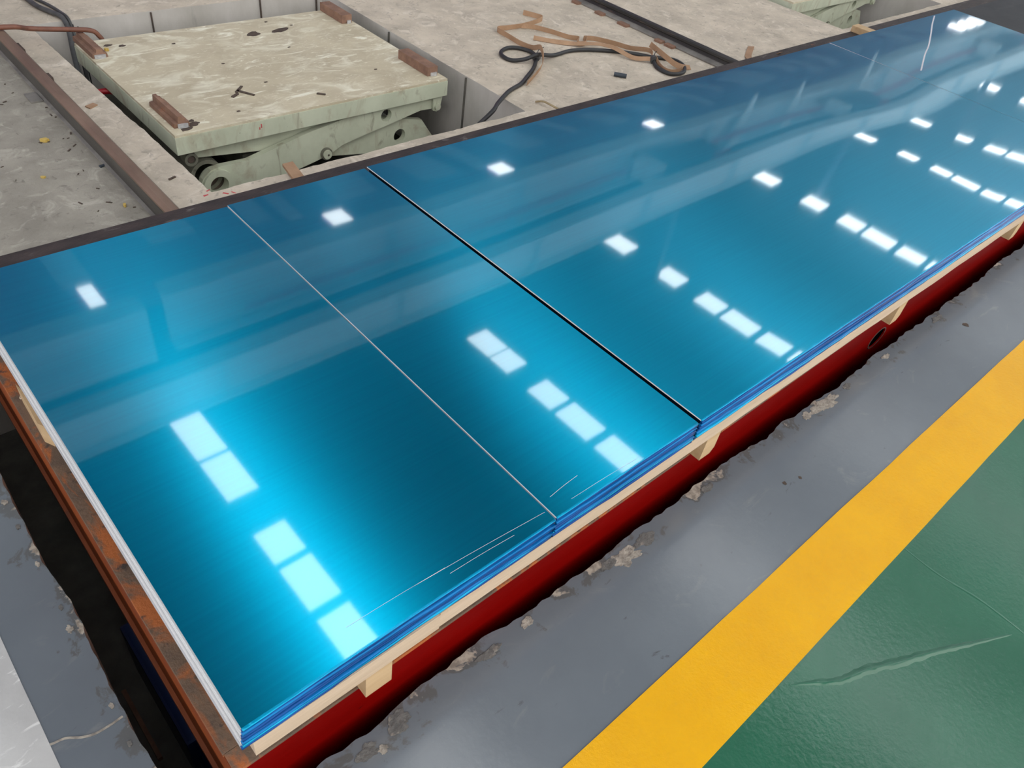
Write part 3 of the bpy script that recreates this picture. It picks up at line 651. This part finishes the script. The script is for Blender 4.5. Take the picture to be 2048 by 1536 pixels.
# ================================================================== CABLES, HOSES, STRAPS
cab = [(1.99, 2.66, -.485), (2.02, 2.58, -.42), (2.06, 2.45, -.22), (2.11, 2.345, -.06), (2.20, 2.330, .012), (2.279, 2.385, .0105), (2.367, 2.438, .0105), (2.434, 2.472, .0105), (2.526, 2.504, .0105), (2.612, 2.555, .0105), (2.709, 2.617, .0105),
    (2.794, 2.689, .0105), (2.836, 2.742, .0105), (2.846, 2.794, .0105), (2.818, 2.849, .0105), (2.767, 2.870, .0105), (2.697, 2.841, .0105), (2.669, 2.790, .0105), (2.678, 2.738, .0105), (2.728, 2.703, .020), (2.790, 2.690, .036),
    (2.835, 2.693, .030), (2.93, 2.702, .0105), (3.044, 2.713, .0105), (3.132, 2.696, .0105), (3.205, 2.662, .0105), (3.304, 2.599, .0105), (3.376, 2.532, .0105), (3.425, 2.470, .0105), (3.482, 2.428, .0105), (3.515, 2.385, .0105),
    (3.501, 2.318, .0105), (3.449, 2.269, .0105), (3.393, 2.252, .0105), (3.339, 2.275, .0105), (3.335, 2.345, .0105), (3.369, 2.404, .0105), (3.397, 2.435, .022)]
t = thing('power_cable', 'black rubber cable looped twice on the concrete and dropping into the pit', 'cable', (2.9, 2.6, 0))
part('cable', tube(B(), cab, .0095, 10), 'rubber', t)
for (x, y_, a) in [(2.806, 2.700, .5), (3.385, 2.428, 1.0)]:
    bm = B(); cyl(bm, (x - .012 * math.cos(a), y_ - .012 * math.sin(a), .020), (x + .012 * math.cos(a), y_ + .012 * math.sin(a), .020), .019, 14); tie = part('cable_tie', bm, 'rubber_grey', t)
    bm = B(); tube(bm, [(x, y_, .034), (x + .03, y_ + .02, .045), (x + .065, y_ + .025, .05)], .002, 6); part('tie_tail', bm, 'rubber_grey', tie)
K = lambda pts, z=.001: [(p[0], p[1], z) for p in pts]
bm = B(); ribbon(bm, K([(3.204, 3.234), (3.233, 3.181), (3.248, 3.123), (3.153, 3.094), (3.047, 3.080), (2.943, 3.085), (2.885, 3.084), (2.878, 2.987), (2.870, 2.895), (2.872, 2.83), (2.862, 2.775, ), (2.83, 2.70), (2.775, 2.625), (2.653, 2.549), (2.549, 2.490)], .0015), 0.026, [80, 84, 90, 82, 80, 84, 92, 96, 96, 95, 94, 90, 82, 78, 80], .0018, 4)
for v in bm.verts:
    d = math.hypot(v.co.x - 2.835, v.co.y - 2.70); v.co.z += .045 * math.exp(-(d / .08) ** 2)
solo('card_strap', bm, 'kraft', 'brown card strap folded in a zigzag over the cable loop', 'strap', 'brown card straps on the concrete')
bm = B(); ribbon(bm, K([(3.049, 3.077), (3.103, 3.041), (3.154, 2.950), (3.188, 2.858), (3.225, 2.817), (3.180, 2.784), (3.166, 2.767), (3.205, 2.752), (3.256, 2.793), (3.258, 2.815), (3.306, 2.788), (3.346, 2.734), (3.379, 2.667), (3.400, 2.569), (3.421, 2.490), (3.40, 2.45)], .0015), 0.024, [60, 85, 92, 95, 90, 85, 85, 90, 95, 95, 92, 95, 95, 96, 96, 95], .0018, 4)
for v in bm.verts:
    d = math.hypot(v.co.x - 3.41, v.co.y - 2.48); v.co.z += .026 * math.exp(-(d / .09) ** 2)
solo('card_strap', bm, 'kraft', 'brown card strap with a small square kink in its middle', 'strap', 'brown card straps on the concrete')
bm = B(); ribbon(bm, K([(2.991, 2.920), (3.04, 2.863), (3.101, 2.801), (3.145, 2.761), (3.205, 2.691), (3.244, 2.653), (3.271, 2.568), (3.303, 2.489), (3.365, 2.43)], .0015), 0.024, [50, 40, 45, 30, 25, 30, 35, 35, 40], .0018, 4)
for v in bm.verts:
    d = min(math.hypot(v.co.x - 3.215, v.co.y - 2.66), math.hypot(v.co.x - 3.26, v.co.y - 2.62)); v.co.z += .025 * math.exp(-(d / .10) ** 2) + .012 * math.exp(-(math.hypot(v.co.x - 3.37, v.co.y - 2.43) / .06) ** 2)
solo('card_strap', bm, 'kraft', 'pale brown card strap lying along the cable towards the right loop', 'strap', 'brown card straps on the concrete')
bm = B(); ribbon(bm, [(3.441, 2.515, .045), (3.425, 2.445, .04), (3.42, 2.38, .03), (3.434, 2.33, .012), (3.46, 2.295, .004), (3.515, 2.275, .002)], 0.027, [70, 80, 85, 80, 60, 30], .0018, 5)
solo('card_strap', bm, 'kraft', 'brown card strap lying through the right cable loop', 'strap', 'brown card straps on the concrete')
bm = B(); ribbon(bm, [(3.395, 2.425, .016), (3.366, 2.37, .003), (3.345, 2.315, .002), (3.360, 2.280, .002), (3.416, 2.278, .002), (3.45, 2.290, .004)], 0.024, [85, 88, 88, 86, 85, 85], .0018, 5)
solo('card_strap', bm, 'kraft', 'short curled card strap inside the right cable loop', 'strap', 'brown card straps on the concrete')

bm = B(); cyl(bm, (3.050, 2.397, .0105), (3.090, 2.350, .0105), .0105, 14); solo('rubber_offcut', bm, 'rubber_blue', 'short dark rubber tube lying alone on the concrete', 'tube')
bm = B(); tube(bm, [(2.462, 2.335, .006), (2.475, 2.30, .018), (2.488, 2.26, .014), (2.497, 2.21, .010), (2.50, 2.16, .012)], .0045, 6); solo('wood_splinter', bm, 'straw', 'thin straw coloured splinter by the dark table edge', 'splinter')
bm = B(); box(bm, 1.19, 1.232, 2.19, 2.335, .001, .012, .002)
for v in bm.verts: v.co.x += (v.co.y - 2.19) * .18
solo('card_scrap', bm, 'kraft', 'brown card piece on the narrow ledge before the scissor lift', 'scrap')
bm = B(); box(bm, .937, 1.02, 2.295, 2.312, -.012, -.002); bm2 = B()
bm.free(); bm2.free()
# left hoses and cables
bm = B(); tube(bm, [(.30, 3.90, .035), (.55, 3.77, .085), (.70, 3.70, .092), (.745, 3.685, .092), (.80, 3.68, .088), (.858, 3.735, .056), (.95, 3.71, .05), (1.011, 3.685, .05), (1.075, 3.68, .04), (1.105, 3.685, .015), (1.125, 3.69, -.05), (1.13, 3.695, -.30)], .010, 10)
solo('air_hose', bm, 'hose_orange', 'rusty orange hose crossing the left rail and dropping behind the platform', 'hose')
bm = B(); tube(bm, [(.93, 4.60, .011), (.96, 4.40, .011), (.99, 4.24, .012), (1.001, 4.116, .012), (1.028, 4.017, .013), (1.048, 3.945, .012), (1.045, 3.88, -.02), (1.02, 3.80, -.10), (.985, 3.66, -.22), (.975, 3.55, -.40), (.98, 3.5, -.49)], .011, 10)
solo('power_cable', bm, 'rubber_grey', 'thick grey cable hanging into the pit at the top left', 'cable')
bm = B(); tube(bm, [(.96, 4.62, .008), (1.0, 4.40, .008), (1.027, 4.226, .008), (1.05, 4.134, .008), (1.064, 4.02, .010), (1.068, 3.93, .008), (1.066, 3.90, -.04), (1.06, 3.82, -.14), (1.03, 3.75, -.32), (1.02, 3.72, -.49)], .007, 8)
solo('power_cable', bm, 'rubber_grey', 'thinner grey cable beside the thick one at the top left', 'cable')
for i, (x) in enumerate((1.055, 1.075, 1.095)):
    bm = B(); box(bm, x, x + .005, 3.9165, 3.9215, -.24 - .1 * i, -.002 - .012 * i); solo('hanging_wire', bm, 'rubber', 'thin dark wire on the pit back wall, %s of three' % ('leftmost', 'middle one', 'rightmost')[i], 'wire', 'thin wires on the pit back wall')
bm = B(); tube(bm, [(.93, 3.412, -.105), (.973, 3.402, -.102), (1.016, 3.388, -.102), (1.06, 3.375, -.13), (1.09, 3.36, -.25), (1.10, 3.35, -.49)], .012, 10)
solo('air_hose', bm, 'hose_red', 'bright red hose in the gap left of the platform', 'hose')

# ================================================================== LITTER
for (x, y_, l, wd, a, m, lab) in [(.838, 3.06, .020, .014, .4, 'kraft', 'small brown card chip on the strip between rail and pit'),
        (.64, 3.20, .045, .022, -.2, 'rust_dark', None), (.86, 2.43, .014, .004, .3, 'mark', 'dark sliver on the strip near the pit corner'),
        (.702, 2.61, .010, .006, .2, 'rubber_blue', 'small dark blue bit by the base of the left rail')]:
    if lab: solo('litter_chip', quad(B(), x, y_, l, wd, a, .0004, .004), m, lab, 'debris')
solo('yellow_bit', splat(B(), .607, 2.861, .012, .0002, .010, 7.1, asp=1.6, rot=-.5), 'yellow_bit', 'yellow kernel shaped bit on the concrete left of the rail', 'debris')
solo('yellow_bit', splat(B(), .665, 2.337, .010, .0002, .008, 8.3, asp=.6, rot=-.2), 'yellow_bit', 'yellow bit on the concrete near the dark table edge', 'debris')
solo('yellow_bit', splat(B(), .52, 2.62, .009, .0002, .005, 9.2), 'yellow_bit', 'dull yellow crumb on the grey concrete at the far left', 'debris')
for i in range(26):
    x, y_ = rnd(.42, .70), rnd(2.3, 3.4)
    x = .70 - abs(random.gauss(0, .10))
    o = solo('dirt_fleck', quad(B(), x, y_, rnd(.003, .010), rnd(.001, .003), rnd(0, 3), .0003, .002), 'mark', 'dark dirt fleck scattered left of the brown rail', 'debris', 'dirt flecks by the left rail')
cf = bpy.data.objects['floor_concrete']
for (x, y_, l, wd, a) in [(.925, 2.305, .008, .003, .3), (.905, 2.28, .009, .004, .1), (.965, 2.262, .010, .004, -.9), (.99, 2.255, .009, .0025, -1.1)]:
    part('red_mark', quad(B(), x, y_, l, wd, a, .0002, .0004), 'red_mark', cf)
